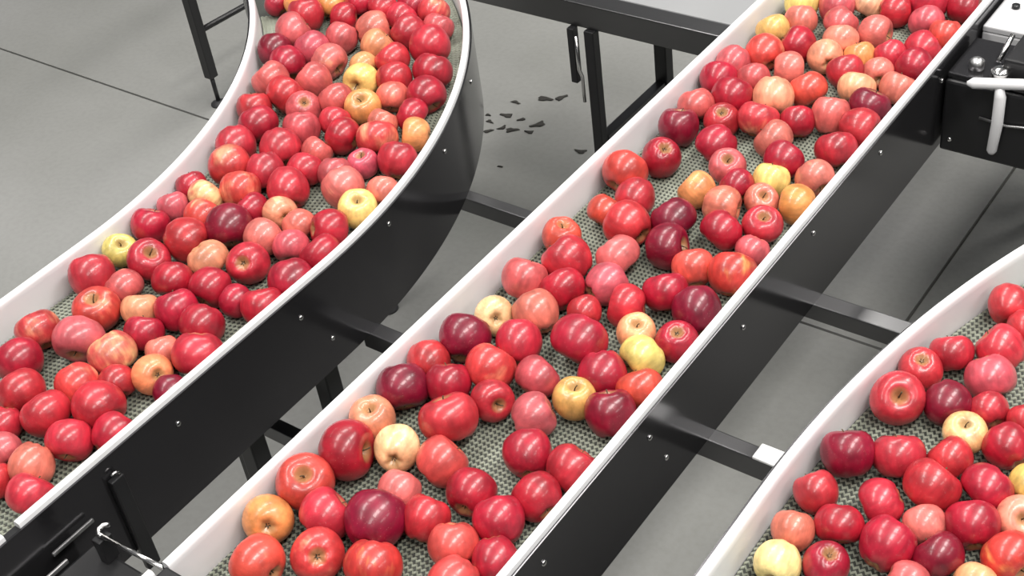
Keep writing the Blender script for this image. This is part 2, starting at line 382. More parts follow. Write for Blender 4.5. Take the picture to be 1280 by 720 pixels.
mh = empty('machine_cabinet', (-.6, 3.0, 0)); tag(mh, 'pale grey metal cabinet with bolt behind the black motor housing, top right', 'cabinet')
box('body', (-.884, -.30, 2.70, 3.5, .80, .93), M['grey_metal'], mh, .004)
box('lid', (-.884, -.30, 2.70, 3.5, .93, .945), M['grey_metal'], mh, .003)
tube('lid_bolt', [(-.848, 2.80, .945), (-.848, 2.80, .953)], .009, M['black'], mh, 10)
for x in (-.86, -.34):
    for y in (3.28, 3.46): box('leg', (x - .018, x + .018, y - .018, y + .018, 0, .80), M['black'], mh, .003)

# ------------------------------------------------------------------ drive parts at the lower left
du = empty('drive_unit', (-1.53, .58, .72)); tag(du, 'dark drive housing with grey ledges and a shiny rod at the lower left corner', 'machine')
box('housing', (-1.585, -1.46, .40, .690, .72, .87), M['black'], du, .006)
box('ledge', (-1.592, -1.586, .40, .640, .87, .879), M['steel'], du, .002)
box('ledge', (-1.609, -1.603, .628, .715, .885, .893), M['steel'], du, .002)
tube('rod', [(-1.530, .683, .925), (-1.375, .690, .925)], .0045, M['chrome'], du, 10)
tube('rod_hook', [(-1.530, .683, .925), (-1.539, .683, .925), (-1.544, .689, .928), (-1.542, .698, .930), (-1.535, .704, .929)], .0045, M['chrome'], du, 10)
box('rod_block', (-1.545, -1.525, .670, .697, .87, .921), M['black'], du, .002)
tube('fastener', [(-1.54, .50, .87), (-1.54, .50, .885)], .012, M['steel'], du, 10)

# ------------------------------------------------------------------ scraps on the floor
rs = random.Random(4)
SC = [
    (-2.66, 3.06, .5, 'small dark scrap at the far left of the floor cluster'),
    (-2.63, 3.03, .7, 'dark scrap just below the leftmost one in the floor cluster'),
    (-2.60, 2.98, .8, 'dark scrap at the bottom left of the floor cluster'),
    (-2.57, 3.02, .8, 'thin dark scrap in the bottom row of the cluster, second from left'),
    (-2.60, 3.09, 1.1, 'longer dark scrap lying slanted above the middle of the cluster'),
    (-2.62, 3.17, .8, 'isolated dark scrap above the left half of the floor cluster'),
    (-2.54, 3.23, 1.3, 'wide dark scrap behind the cluster, left one of a touching pair'),
    (-2.49, 3.26, 1.1, 'wide dark scrap behind the cluster, right one of a touching pair'),
    (-2.47, 3.09, 1.3, 'largest dark scrap at the right end of the floor cluster'),
    (-2.47, 3.04, .8, 'dark scrap just below the largest one at the cluster\'s right end'),
    (-2.53, 3.02, 1.1, 'dark scrap in the bottom row near the middle of the cluster'),
    (-2.54, 3.09, .7, 'small dark scrap right of the slanted one inside the cluster'),
    (-2.25, 3.02, 1.0, 'single dark scrap on the floor next to the middle conveyor\'s white rail'),
    (-2.44, 2.83, .4, 'tiny dark speck on the floor between the cluster and the dark beam')]
for i, (x, y, s, lb) in enumerate(SC):
    bm = bmesh.new(); bmesh.ops.create_uvsphere(bm, u_segments=10, v_segments=6, radius=1)
    a0 = rs.random() * 6
    for v in bm.verts:
        k = 1 + .35 * math.sin(3 * math.atan2(v.co.y, v.co.x) + a0)
        v.co = (v.co.x * .021 * s * k, v.co.y * .010 * s * k + .004 * math.sin(v.co.x * 2 + a0), (v.co.z + 1) * .003)
    o = link('scrap', mesh_bm(bm, 'scrap', True), M['scrap']); o.location = (x, y, 0); o.rotation_euler.z = .62 + rs.uniform(-.6, .6)
    tag(o, lb, 'debris', 'scraps on the floor')

# ------------------------------------------------------------------ apples
def apple_mesh(hz, taper, lobes, seed):
    prof = [(0, .50), (.07, .53), (.14, .62), (.22, .74), (.32, .82), (.44, .855), (.58, .84), (.72, .765), (.85, .62), (.94, .43), (.99, .2), (1.0, -.02), (.975, -.24), (.915, -.46), (.82, -.65), (.70, -.79), (.57, -.875), (.44, -.90), (.33, -.885), (.23, -.82), (.14, -.735), (.07, -.69), (0, -.675)]
    n = 26; rr = random.Random(seed); p1, p2 = rr.random() * 6, rr.random() * 6; bm = bmesh.new(); rings = []
    for r, z in prof:
        z2 = z * hz; k = 1 - taper * max(0, -z) ** 1.3
        if r == 0: rings.append([bm.verts.new((0, 0, z2))]); continue
        ring = []
        for i in range(n):
            a = 2 * math.pi * i / n
            m = 1 + .022 * math.cos(2 * a + p1) + .012 * math.cos(3 * a + p2)
            lob = lobes * math.cos(5 * a + p1) * max(0, abs(z) - .35)
            q = r * k * m * (1 + .5 * lob)
            ring.append(bm.verts.new((q * math.cos(a), q * math.sin(a), z2 + (lob * .6 if z < 0 else lob * .3) + .03 * math.cos(a + p2) * z)))
        rings.append(ring)
    for a, b in zip(rings, rings[1:]):
        for i in range(n):
            j = (i + 1) % n
            if len(a) == 1: bm.faces.new((a[0], b[i], b[j]))
            elif len(b) == 1: bm.faces.new((a[i], b[0], a[j]))
            else: bm.faces.new((a[i], b[i], b[j], a[j]))
    me = mesh_bm(bm, 'apple', True); me.materials.append(M['apple']); return me
VAR = [(.92, .10, .05, 1), (1.0, .16, .09, 2), (.86, .06, .05, 3), (.95, .13, .11, 4), (.84, .08, .07, 5)]
MESH = [apple_mesh(*v) for v in VAR]
def stem_mesh():
    bm = bmesh.new(); rings = []
    for t in range(5):
        z = .50 + .11 * t; x = .018 * t * t / 2; r = .042 - .006 * t + (.016 if t == 4 else 0)
        rings.append([bm.verts.new((x + r * math.cos(a), r * math.sin(a), z)) for a in [k * math.pi / 3 for k in range(6)]])
    for a, b in zip(rings, rings[1:]):
        for k in range(6): bm.faces.new((a[k], a[(k + 1) % 6], b[(k + 1) % 6], b[k]))
    bm.faces.new(rings[-1]); me = mesh_bm(bm, 'stem', True); me.materials.append(M['stem']); return me
def calyx_mesh():
    bm = bmesh.new(); c = bm.verts.new((0, 0, -.66))
    for k in range(5):
        a = 2 * math.pi * k / 5
        p = [bm.verts.new((r * math.cos(a + d), r * math.sin(a + d), z)) for r, d, z in ((.07, -.55, -.70), (.13, 0, -.80), (.07, .55, -.70))]
        bm.faces.new((c, p[0], p[1], p[2]))
    me = mesh_bm(bm, 'calyx', False); me.materials.append(M['calyx']); return me
STEM, CALYX = stem_mesh(), calyx_mesh()
# colour of the red (or yellow) skin, the paler ground colour beneath it, how much of that shows
SKIN = {
    'crimson': ((.36, .010, .027), (.50, .07, .07), -.14), 'maroon': ((.20, .004, .022), (.30, .03, .05), -.14),
    'red': ((.47, .024, .038), (.62, .16, .12), -.12), 'pinkred': ((.54, .085, .100), (.68, .25, .20), -.06),
    'salmon': ((.62, .140, .115), (.76, .34, .20), .0), 'coral': ((.66, .070, .065), (.70, .2, .13), -.14),
    'orange': ((.72, .26, .095), (.80, .46, .18), .0), 'orangered': ((.56, .060, .040), (.74, .28, .11), -.05),
    'peach': ((.76, .30, .16), (.84, .52, .27), .03), 'yellow': ((.82, .55, .17), (.84, .64, .26), .0),
    'cream': ((.78, .42, .21), (.88, .66, .36), .16), 'gold': ((.72, .42, .13), (.78, .50, .18), .0),
    'lime': ((.62, .60, .13), (.68, .62, .2), .0), 'lemon': ((.80, .68, .26), (.86, .74, .34), .0),
    'blush': ((.55, .045, .045), (.80, .36, .20), .13), 'blushy': ((.62, .10, .07), (.84, .54, .25), .26),
    'redgold': ((.54, .04, .03), (.80, .50, .14), .12)}
BASE = {'left': 'left conveyor', 'middle': 'middle conveyor', 'right': 'right conveyor'}
rc = random.Random(11)
def place_apple(belt_, x, y, z, r, q, skin, var, label):
    c, gnd, patch = SKIN[skin]; j = rc.uniform(.88, 1.12)
    o = bpy.data.objects.new('apple', MESH[var]); COL.objects.link(o)
    o.location = (x, y, z); o.rotation_mode = 'QUATERNION'; o.rotation_quaternion = q; o.scale = (r, r, r)
    o.color = (c[0] * j, c[1] * j * rc.uniform(.85, 1.2), c[2] * j * rc.uniform(.85, 1.15), 1)
    o['ground'] = [gnd[0], gnd[1], gnd[2]]; o['patch'] = patch + rc.uniform(-.03, .03)
    tag(o, label, 'apple', 'apples on the ' + BASE[belt_])
    s = bpy.data.objects.new('stem', STEM); COL.objects.link(s); s.parent = o
    k = bpy.data.objects.new('calyx', CALYX); COL.objects.link(k); k.parent = o
    hz = VAR[var][0]; s.scale = (1, 1, hz); k.scale = (1, 1, hz)
# belt, x, y, z, radius, rotation quaternion, skin, shape, label
APPLES = [
('left',-2.5024,2.1298,0.9317,0.0339,(-0.609,-0.302,0.339,0.650),'crimson',4,'dark crimson apple, nearest one left of the top-edge orange apple'),
('left',-2.4347,2.1524,0.9419,0.0448,(-0.940,-0.137,0.262,0.171),'orange',0,'orange apple cut by the top frame edge, left belt'),
('left',-2.3525,2.1766,0.9375,0.0400,(-0.050,0.015,-0.931,0.362),'orange',4,'orange apple, nearest one right of the top-edge orange apple'),
('left',-2.3707,2.1013,0.9432,0.0462,(0.277,-0.214,0.116,0.930),'red',1,'glossy red apple, nearest one below the top-edge orange apple'),
('left',-2.3374,2.0216,0.9466,0.0497,(0.757,-0.315,0.451,0.352),'pinkred',4,'pinkish red apple, nearest one to the upper right of the upper maroon rail apple'),
('left',-2.2474,1.9855,0.9416,0.0444,(-0.341,-0.121,-0.932,0.030),'pinkred',0,'pinkish red apple, nearest one to the upper left of the brown-hollow salmon apple'),
('left',-2.3271,1.9392,0.9399,0.0426,(0.540,-0.442,0.181,0.693),'maroon',1,'dark maroon apple against the left rail at the upper left'),
('left',-2.2151,2.0573,0.9380,0.0406,(0.720,-0.353,0.256,0.540),'pinkred',1,'pinkish red apple, nearest one to the upper right of the brown-hollow salmon apple'),
('left',-2.1639,2.1190,0.9421,0.0450,(0.633,-0.245,0.638,0.364),'salmon',1,'soft salmon apple, nearest one above the small upper peach apple'),
('left',-2.2874,2.2189,0.9413,0.0442,(-0.210,-0.010,-0.968,0.136),'crimson',4,'dark crimson apple, third one right of the top-edge orange apple'),
('left',-2.2101,2.2142,0.9391,0.0418,(-0.476,-0.822,-0.062,0.306),'red',3,'glossy red apple, second one left of the pale pink-topped apple'),
('left',-2.1567,2.2672,0.9390,0.0417,(0.033,0.515,-0.769,0.378),'crimson',1,'dark crimson apple, nearest one to the upper left of the pale pink-topped apple'),
('left',-2.2804,2.1410,0.9369,0.0394,(-0.583,0.675,-0.329,0.310),'crimson',0,'dark crimson apple, nearest one above the brown-hollow salmon apple'),
('left',-2.1379,2.1949,0.9385,0.0412,(0.333,-0.108,0.469,0.811),'red',0,'glossy red apple, nearest one left of the pale pink-topped apple'),
('left',-2.0774,2.1483,0.9398,0.0425,(0.809,-0.140,-0.475,0.317),'red',1,'glossy red apple, nearest one to the lower left of the pale pink-topped apple'),
('left',-2.0833,2.2536,0.9385,0.0412,(0.412,-0.328,0.351,0.774),'blush',2,"red apple with a pale pink-white top beside the left belt's upper right rail"),
('left',-2.0289,2.2026,0.9359,0.0384,(-0.708,0.309,0.250,0.584),'pinkred',2,'pinkish red apple, nearest one below the pale pink-topped apple'),
('left',-1.9820,2.1111,0.9475,0.0508,(-0.426,-0.425,-0.795,0.074),'red',0,'glossy red apple, nearest one above the upper purplish rail apple'),
('left',-1.9069,2.0270,0.9435,0.0465,(0.222,0.728,-0.594,0.261),'crimson',4,'purplish crimson apple against the right rail at the top of the left belt'),
('left',-2.1067,2.0655,0.9394,0.0421,(0.508,-0.058,0.458,0.727),'peach',0,'peach coloured apple, nearest one to the upper right of the small upper peach apple'),
('left',-2.0303,2.0300,0.9387,0.0413,(-0.593,-0.286,0.229,0.717),'red',0,'glossy red apple, nearest one right of the small upper peach apple'),
('left',-2.1638,1.9538,0.9428,0.0458,(-0.543,0.041,-0.839,0.024),'salmon',4,'salmon apple with a brownish stem hollow on its lower right'),
('left',-2.0870,1.9870,0.9330,0.0352,(-0.344,0.488,-0.714,0.366),'peach',2,'small peach apple just above the streaked yellow apple'),
('left',-2.0368,1.9242,0.9399,0.0426,(-0.658,-0.437,-0.464,0.401),'yellow',3,'streaked yellow apple with green-brown dimple in the upper left belt'),
('left',-1.9716,1.9646,0.9397,0.0425,(-0.716,0.065,0.465,0.516),'red',2,'glossy red apple, nearest one right of the streaked yellow apple'),
('left',-2.2565,1.9064,0.9410,0.0438,(-0.279,0.195,-0.886,0.314),'crimson',1,'dark crimson apple, nearest one to the lower right of the upper maroon rail apple'),
('left',-2.2345,1.8292,0.9424,0.0453,(0.844,-0.075,-0.317,0.427),'pinkred',3,'pinkish red apple, nearest one below the upper maroon rail apple'),
('left',-2.1410,1.8751,0.9401,0.0429,(-0.923,-0.064,0.380,0.003),'pinkred',1,'pinkish red apple, nearest one to the lower left of the brown-hollow salmon apple'),
('left',-2.1585,1.7965,0.9435,0.0465,(0.057,0.058,0.520,0.850),'red',2,'glossy red apple, nearest one to the upper left of the ring-calyx apple'),
('left',-2.0822,1.7741,0.9392,0.0419,(0.031,-0.878,0.354,0.322),'pinkred',1,'pinkish red apple with a ringed calyx hollow on the upper left belt'),
('left',-2.1905,1.7255,0.9376,0.0401,(-0.096,-0.115,0.212,0.966),'red',1,'glossy red apple, second one left of the ring-calyx apple'),
('left',-2.1296,1.6762,0.9440,0.0471,(0.212,0.837,0.442,0.244),'crimson',4,'dark crimson apple, nearest one left of the ring-calyx apple'),
('left',-2.0362,1.8340,0.9392,0.0419,(-0.693,-0.134,0.443,0.553),'pinkred',2,'pinkish red apple, nearest one to the lower left of the streaked yellow apple'),
('left',-1.9612,1.8396,0.9388,0.0415,(-0.564,-0.002,-0.178,0.806),'orange',0,'orange-yellow apple with a notched stem hollow just below the streaked yellow one'),
('left',-1.9280,1.9048,0.9372,0.0397,(0.019,0.478,-0.776,0.412),'salmon',2,'soft salmon apple, nearest one right of the notched orange-yellow apple'),
('left',-1.8570,1.9385,0.9423,0.0452,(0.427,0.695,0.513,0.268),'crimson',0,'dark crimson apple, nearest one below the upper purplish rail apple'),
('left',-1.8396,1.8648,0.9365,0.0390,(0.305,0.492,0.717,0.390),'crimson',4,'dark crimson apple, nearest one above the tan-orange apple'),
('left',-1.9844,1.7705,0.9348,0.0372,(0.417,-0.313,0.288,0.803),'red',2,'glossy red apple, nearest one to the lower left of the notched orange-yellow apple'),
('left',-2.0274,1.7081,0.9400,0.0428,(-0.871,0.158,0.272,0.378),'pinkred',3,'pinkish red apple, nearest one below the ring-calyx apple'),
('left',-1.9237,1.7296,0.9393,0.0420,(-0.044,-0.625,-0.035,0.778),'crimson',4,'dark crimson apple, nearest one to the upper left of the round pink dimpled apple'),
('left',-1.8824,1.8138,0.9327,0.0349,(0.573,-0.251,0.334,0.705),'salmon',0,'soft salmon apple, nearest one to the lower right of the notched orange-yellow apple'),
('left',-1.8395,1.7479,0.9444,0.0474,(0.778,-0.420,-0.036,0.466),'blush',4,'red and peach apple, nearest one to the upper right of the round pink dimpled apple'),
('left',-1.7855,1.8087,0.9357,0.0381,(-0.715,-0.519,0.344,0.318),'orange',2,"tan-orange apple tucked against the left belt's right rail"),
('left',-2.1211,1.5941,0.9417,0.0445,(0.360,0.876,0.254,0.198),'red',3,'glossy red apple, second one to the upper right of the flushed cream apple'),
('left',-2.0164,1.6290,0.9429,0.0459,(-0.268,0.224,-0.878,0.328),'red',3,'glossy red apple, nearest one to the lower left of the ring-calyx apple'),
('left',-2.0723,1.5274,0.9442,0.0473,(-0.457,-0.248,-0.839,0.162),'blush',0,'red and peach apple, nearest one to the upper right of the flushed cream apple'),
('left',-1.9899,1.5515,0.9403,0.0431,(0.031,0.717,-0.639,0.277),'red',3,'glossy red apple, second one above the cream apple with brown calyx'),
('left',-1.9174,1.5982,0.9370,0.0396,(0.387,0.784,-0.389,0.289),'red',2,'glossy red apple, nearest one to the upper right of the cream apple with brown calyx'),
('left',-1.9416,1.6618,0.9337,0.0361,(0.818,-0.399,0.275,0.309),'pinkred',4,'pinkish red apple, second one below the ring-calyx apple'),
('left',-1.8514,1.6186,0.9348,0.0372,(-0.121,0.135,-0.928,0.325),'pinkred',0,'pinkish red apple, nearest one to the upper left of the smooth salmon apple'),
('left',-1.8958,1.5223,0.9428,0.0458,(0.220,0.845,-0.218,0.436),'red',1,'glossy red apple, nearest one above the cream apple with brown calyx'),
('left',-2.0434,1.4238,0.9366,0.0391,(-0.359,0.321,0.452,0.751),'blushy',2,'yellowish cream apple with red flush near the left left rail'),
('left',-2.1060,1.4426,0.9315,0.0337,(0.766,-0.295,-0.142,0.553),'red',1,'glossy red apple, nearest one to the upper left of the flushed cream apple'),
('left',-1.9872,1.4731,0.9412,0.0441,(-0.856,0.286,0.309,0.299),'blush',0,'red and peach apple, nearest one right of the flushed cream apple'),
('left',-1.8603,1.4581,0.9339,0.0362,(0.235,-0.763,-0.020,0.602),'peach',2,'cream apple with a brown open calyx on the left belt'),
('left',-1.9231,1.4404,0.9339,0.0362,(-0.879,-0.180,0.309,0.314),'crimson',3,'dark crimson apple, nearest one left of the cream apple with brown calyx'),
('left',-2.0855,1.3695,0.9327,0.0350,(0.020,-0.302,0.164,0.939),'pinkred',3,'pinkish red apple, nearest one left of the flushed cream apple'),
('left',-1.9975,1.3693,0.9374,0.0400,(-0.232,0.086,0.612,0.751),'blush',2,'red and peach apple, nearest one below the flushed cream apple'),
('left',-1.9114,1.3648,0.9465,0.0497,(0.314,0.894,-0.049,0.316),'maroon',0,'large deep maroon apple in the middle of the left belt'),
('left',-1.7968,1.4455,0.9333,0.0356,(0.032,0.899,0.036,0.436),'salmon',0,'soft salmon apple, nearest one to the lower right of the cream apple with brown calyx'),
('left',-1.7238,1.4586,0.9394,0.0421,(0.402,-0.124,0.819,0.390),'crimson',0,'dark crimson apple, nearest one to the lower left of the dimpled greenish yellow apple'),
('left',-2.0766,1.2968,0.9373,0.0398,(0.614,-0.238,0.243,0.713),'crimson',3,'dark crimson apple, nearest one to the upper right of the lime green apple'),
('left',-1.9653,1.2950,0.9431,0.0460,(0.382,0.454,0.683,0.427),'red',1,'glossy red apple, nearest one to the upper left of the smooth peach apple'),
('left',-2.0752,1.2109,0.9333,0.0356,(-0.621,0.206,-0.123,0.746),'lime',2,'small lime green apple with a stem dimple by the left white rail'),
('left',-1.9876,1.2119,0.9409,0.0437,(0.582,0.223,0.158,0.766),'red',4,'glossy red apple, nearest one right of the lime green apple'),
('left',-1.8314,1.3764,0.9379,0.0405,(-0.727,0.607,0.202,0.250),'salmon',0,'soft salmon apple, nearest one to the lower left of the cream apple with brown calyx'),
('left',-1.7607,1.3842,0.9359,0.0383,(-0.048,0.454,-0.760,0.463),'pinkred',2,'pinkish red apple, nearest one below the cream apple with brown calyx'),
('left',-1.8815,1.2723,0.9390,0.0417,(-0.175,0.881,-0.345,0.273),'peach',4,'smooth peach apple without dimple at the centre of the left belt'),
('left',-1.7976,1.3001,0.9402,0.0430,(0.394,-0.892,-0.134,0.174),'red',0,'red apple with a dark shadowed dimple on its face, left belt'),
('left',-1.6851,1.3890,0.9401,0.0429,(-0.896,-0.070,0.365,0.242),'crimson',4,'dark crimson apple, second one to the lower right of the cream apple with brown calyx'),
('left',-1.8212,1.6748,0.9315,0.0337,(0.822,0.088,-0.030,0.562),'pinkred',3,'round pink apple with a tiny stem dimple on the left belt'),
('left',-1.7537,1.7105,0.9400,0.0427,(-0.367,0.011,0.410,0.835),'red',3,'glossy red apple, nearest one to the lower left of the tan-orange apple'),
('left',-1.7871,1.5760,0.9425,0.0454,(0.067,-0.492,0.096,0.862),'salmon',1,'smooth salmon apple just above the dimpled greenish yellow apple'),
('left',-1.7188,1.5389,0.9384,0.0410,(-0.937,-0.025,-0.162,0.309),'yellow',3,"greenish yellow apple with dark stem dimple by the left belt's right rail"),
('left',-1.7136,1.6129,0.9339,0.0362,(0.184,-0.304,0.378,0.855),'salmon',2,'soft salmon apple, nearest one to the upper right of the dimpled greenish yellow apple'),
('left',-2.0480,1.1183,0.9437,0.0467,(0.508,-0.418,0.047,0.752),'red',1,'glossy red apple, nearest one to the lower left of the lime green apple'),
('left',-1.9715,1.1289,0.9368,0.0394,(0.376,0.393,0.816,0.197),'pinkred',4,'pinkish red apple, nearest one to the upper left of the pale hollow peach apple'),
('left',-1.8983,1.1922,0.9384,0.0411,(-0.293,-0.239,-0.866,0.328),'crimson',2,'dark crimson apple, nearest one to the upper right of the pale hollow peach apple'),
('left',-1.8131,1.2121,0.9395,0.0422,(-0.352,-0.437,-0.714,0.419),'crimson',0,'dark crimson apple, nearest one below the smooth peach apple'),
('left',-1.7455,1.2107,0.9313,0.0334,(0.789,-0.076,-0.597,0.122),'crimson',0,'dark crimson apple, nearest one below the dark-dimpled red apple'),
('left',-1.9602,1.0536,0.9424,0.0453,(0.770,0.076,0.009,0.633),'blush',0,'red apple with pale top and small stem dimple beside a bare belt patch'),
('left',-1.8910,1.1003,0.9361,0.0386,(0.833,-0.352,-0.055,0.423),'peach',4,'pale peach apple with a soft calyx hollow, lower left belt'),
('left',-1.8222,1.1307,0.9389,0.0416,(0.930,-0.220,-0.219,0.199),'crimson',1,'dark crimson apple, nearest one right of the pale hollow peach apple'),
('left',-1.7452,1.1245,0.9413,0.0442,(0.449,0.889,0.029,0.082),'crimson',4,'dark crimson apple, second one below the smooth peach apple'),
('left',-1.8338,1.0564,0.9353,0.0377,(-0.354,0.014,0.353,0.866),'crimson',0,'dark crimson apple, nearest one below the pale hollow peach apple'),
('left',-2.0206,0.9582,0.9405,0.0433,(-0.894,0.058,0.409,0.176),'blush',2,'red and peach apple, nearest one left of the pale-topped dimpled apple'),
('left',-1.9221,0.9779,0.9457,0.0488,(0.340,0.750,-0.343,0.452),'pinkred',4,'pinkish red apple, nearest one to the lower left of the pale-topped dimpled apple'),
('left',-1.9814,0.8818,0.9425,0.0454,(-0.320,-0.376,0.332,0.804),'crimson',2,'dark crimson apple, second one left of the large yellow-peach apple'),
('left',-1.8378,0.9824,0.9421,0.0450,(-0.252,0.301,-0.908,0.146),'blushy',2,'large yellowish peach apple low on the left belt'),
('left',-1.7650,1.0387,0.9304,0.0325,(-0.637,-0.084,0.324,0.694),'salmon',1,'soft salmon apple, nearest one to the upper right of the orange hole-calyx apple'),
('left',-1.6884,1.0598,0.9447,0.0478,(0.162,0.801,-0.494,0.298),'red',4,'glossy red apple, nearest one to the upper right of the purplish maroon apple'),
('left',-1.6789,1.2172,0.9386,0.0413,(0.696,-0.308,0.024,0.648),'crimson',3,'dark crimson apple, second one below the dark-dimpled red apple'),
('left',-1.6828,1.3008,0.9424,0.0454,(-0.313,-0.060,-0.919,0.233),'crimson',0,'dark crimson apple, nearest one right of the dark-dimpled red apple'),
('left',-1.8315,0.8948,0.9384,0.0411,(0.191,-0.503,0.021,0.843),'blush',1,'red and peach apple, nearest one to the lower left of the large yellow-peach apple'),
('left',-1.7323,0.9846,0.9354,0.0379,(-0.347,-0.494,0.717,0.349),'orange',0,"orange apple with a dark hole-like calyx by the left belt's right rail"),
('left',-1.6707,0.9693,0.9307,0.0328,(-0.706,0.091,0.542,0.447),'maroon',1,"small purplish maroon apple tight against the left belt's right rail"),
('left',-1.7804,0.9400,0.9327,0.0349,(-0.493,-0.408,-0.760,0.110),'red',2,'glossy red apple, nearest one below the large yellow-peach apple'),
('left',-1.9109,0.8292,0.9413,0.0442,(-0.564,-0.276,0.395,0.671),'red',2,'glossy red apple, third one to the lower left of the pale-topped dimpled apple'),
('left',-1.8222,0.8153,0.9419,0.0448,(-0.049,-0.399,0.066,0.913),'red',4,'glossy red apple, second one to the lower left of the large yellow-peach apple'),
('left',-1.7496,0.8733,0.9446,0.0477,(0.489,0.441,0.686,0.311),'red',0,'glossy red apple, nearest one to the lower left of the orange hole-calyx apple'),
('left',-1.8842,0.7665,0.9304,0.0325,(-0.393,-0.693,-0.587,0.143),'red',3,'glossy red apple, second one above the lowest left-belt apple'),
('left',-1.7351,0.7937,0.9395,0.0423,(0.117,0.604,-0.608,0.501),'red',2,'glossy red apple, nearest one to the upper right of the lowest left-belt apple'),
('left',-1.6770,0.8447,0.9368,0.0393,(0.760,-0.565,0.207,0.246),'crimson',1,'dark crimson apple, nearest one to the lower left of the purplish maroon apple'),
('left',-1.8341,0.7225,0.9304,0.0325,(-0.417,0.111,-0.883,0.183),'pinkred',3,'pinkish red apple, nearest one to the upper left of the lowest left-belt apple'),
('left',-1.7503,0.7223,0.9363,0.0388,(0.299,0.697,-0.531,0.378),'salmon',1,'soft salmon apple, nearest one above the lowest left-belt apple'),
('left',-1.6957,0.6758,0.9381,0.0407,(0.414,-0.244,0.409,0.776),'red',2,'lowest red apple on the left belt, at the lower left corner'),
('left',-1.7851,0.6683,0.9306,0.0326,(-0.835,0.177,0.294,0.431),'red',1,'glossy red apple, nearest one left of the lowest left-belt apple'),
('middle',-1.2915,2.6442,0.9388,0.0415,(0.592,-0.145,0.197,0.768),'yellow',1,'pale yellow apple cut by the top frame edge, middle belt'),
('middle',-1.2602,2.5775,0.9363,0.0388,(0.188,0.946,-0.203,0.166),'salmon',0,'soft salmon apple, nearest one below the top-edge yellow apple'),
('middle',-1.2979,2.5136,0.9361,0.0385,(-0.554,-0.112,0.383,0.731),'yellow',2,'yellow apple near the left rail at the top of the middle belt'),
('middle',-1.2121,2.6629,0.9385,0.0411,(0.098,0.004,0.238,0.966),'pinkred',1,'pinkish red apple, nearest one left of the top cream apple'),
('middle',-1.1546,2.7090,0.9364,0.0389,(0.341,0.750,-0.565,0.047),'cream',4,'cream apple near the top frame edge, middle belt'),
('middle',-1.0855,2.6980,0.9363,0.0387,(-0.521,0.676,-0.289,0.434),'red',3,'glossy red apple, nearest one right of the top cream apple'),
('middle',-1.1674,2.5937,0.9395,0.0423,(-0.354,-0.904,0.126,0.202),'pinkred',4,'pinkish red apple, nearest one to the lower left of the top cream apple'),
('middle',-1.0840,2.5874,0.9390,0.0417,(-0.566,0.439,-0.569,0.404),'salmon',0,'soft salmon apple, nearest one below the top cream apple'),
('middle',-1.2647,2.4099,0.9407,0.0435,(0.377,0.818,0.242,0.361),'blush',0,'red and peach apple, nearest one below the upper yellow rail apple'),
('middle',-1.2136,2.4694,0.9408,0.0436,(0.145,-0.468,-0.221,0.843),'crimson',0,'dark crimson apple, nearest one to the lower right of the upper yellow rail apple'),
('middle',-1.1369,2.5247,0.9388,0.0415,(0.735,-0.432,0.092,0.514),'peach',4,'peach coloured apple, second one to the lower left of the top cream apple'),
('middle',-1.0763,2.4920,0.9329,0.0352,(-0.755,0.009,0.298,0.584),'orange',0,'orange apple, nearest one above the half-hidden cream apple'),
('middle',-1.1383,2.4522,0.9366,0.0391,(-0.087,-0.361,0.653,0.660),'peach',1,'peach coloured apple, second one to the upper left of the half-hidden cream apple'),
('middle',-1.0735,2.4148,0.9377,0.0402,(0.716,-0.397,-0.067,0.571),'red',0,'glossy red apple, nearest one to the upper left of the half-hidden cream apple'),
('middle',-1.0160,2.5157,0.9344,0.0368,(-0.063,-0.368,0.188,0.908),'red',1,'glossy red apple, second one to the upper right of the half-hidden cream apple'),
('middle',-1.0127,2.4469,0.9322,0.0344,(-0.481,0.135,0.658,0.563),'salmon',2,'soft salmon apple, nearest one to the upper right of the half-hidden cream apple'),
('middle',-1.0236,2.3610,0.9386,0.0413,(-0.910,0.410,0.066,0.002),'cream',4,'cream white apple half hidden behind a dark maroon apple'),
('middle',-0.9696,2.3059,0.9415,0.0443,(-0.803,0.291,0.081,0.513),'maroon',2,'dark maroon apple in front of a cream apple by the right rail'),
('middle',-0.9484,2.3983,0.9368,0.0393,(0.086,0.040,0.292,0.952),'salmon',0,'soft salmon apple, nearest one right of the half-hidden cream apple'),
('middle',-1.3099,2.3505,0.9369,0.0394,(0.011,-0.100,-0.883,0.458),'pinkred',1,'pinkish red apple, nearest one to the lower left of the upper yellow rail apple'),
('middle',-1.1856,2.3714,0.9381,0.0407,(0.422,0.270,0.684,0.530),'salmon',2,'soft salmon apple, nearest one to the upper right of the large upper peach apple'),
('middle',-1.3014,2.2703,0.9398,0.0425,(-0.673,0.246,0.360,0.598),'crimson',0,'dark crimson apple, second one above the ringed calyx disc apple'),
('middle',-1.2384,2.3073,0.9361,0.0386,(-0.645,0.083,0.455,0.608),'pinkred',4,'pinkish red apple, nearest one to the upper left of the large upper peach apple'),
('middle',-1.2414,2.2183,0.9426,0.0456,(0.896,-0.441,0.006,0.053),'crimson',0,'dark crimson apple, nearest one left of the large upper peach apple'),
('middle',-1.1635,2.2560,0.9424,0.0453,(-0.343,-0.520,-0.748,0.230),'peach',3,'large peach apple in the crowd of the upper middle belt'),
('middle',-1.1131,2.3157,0.9389,0.0416,(0.003,0.865,-0.330,0.378),'orangered',2,'bright orange-red apple, nearest one right of the large upper peach apple'),
('middle',-1.2964,2.1622,0.9390,0.0417,(-0.228,-0.024,-0.951,0.209),'pinkred',4,'pinkish red apple, nearest one to the upper left of the ringed calyx disc apple'),
('middle',-1.2199,2.1362,0.9366,0.0391,(0.202,-0.865,-0.459,0.018),'red',0,'red apple showing a pale ringed calyx disc on top'),
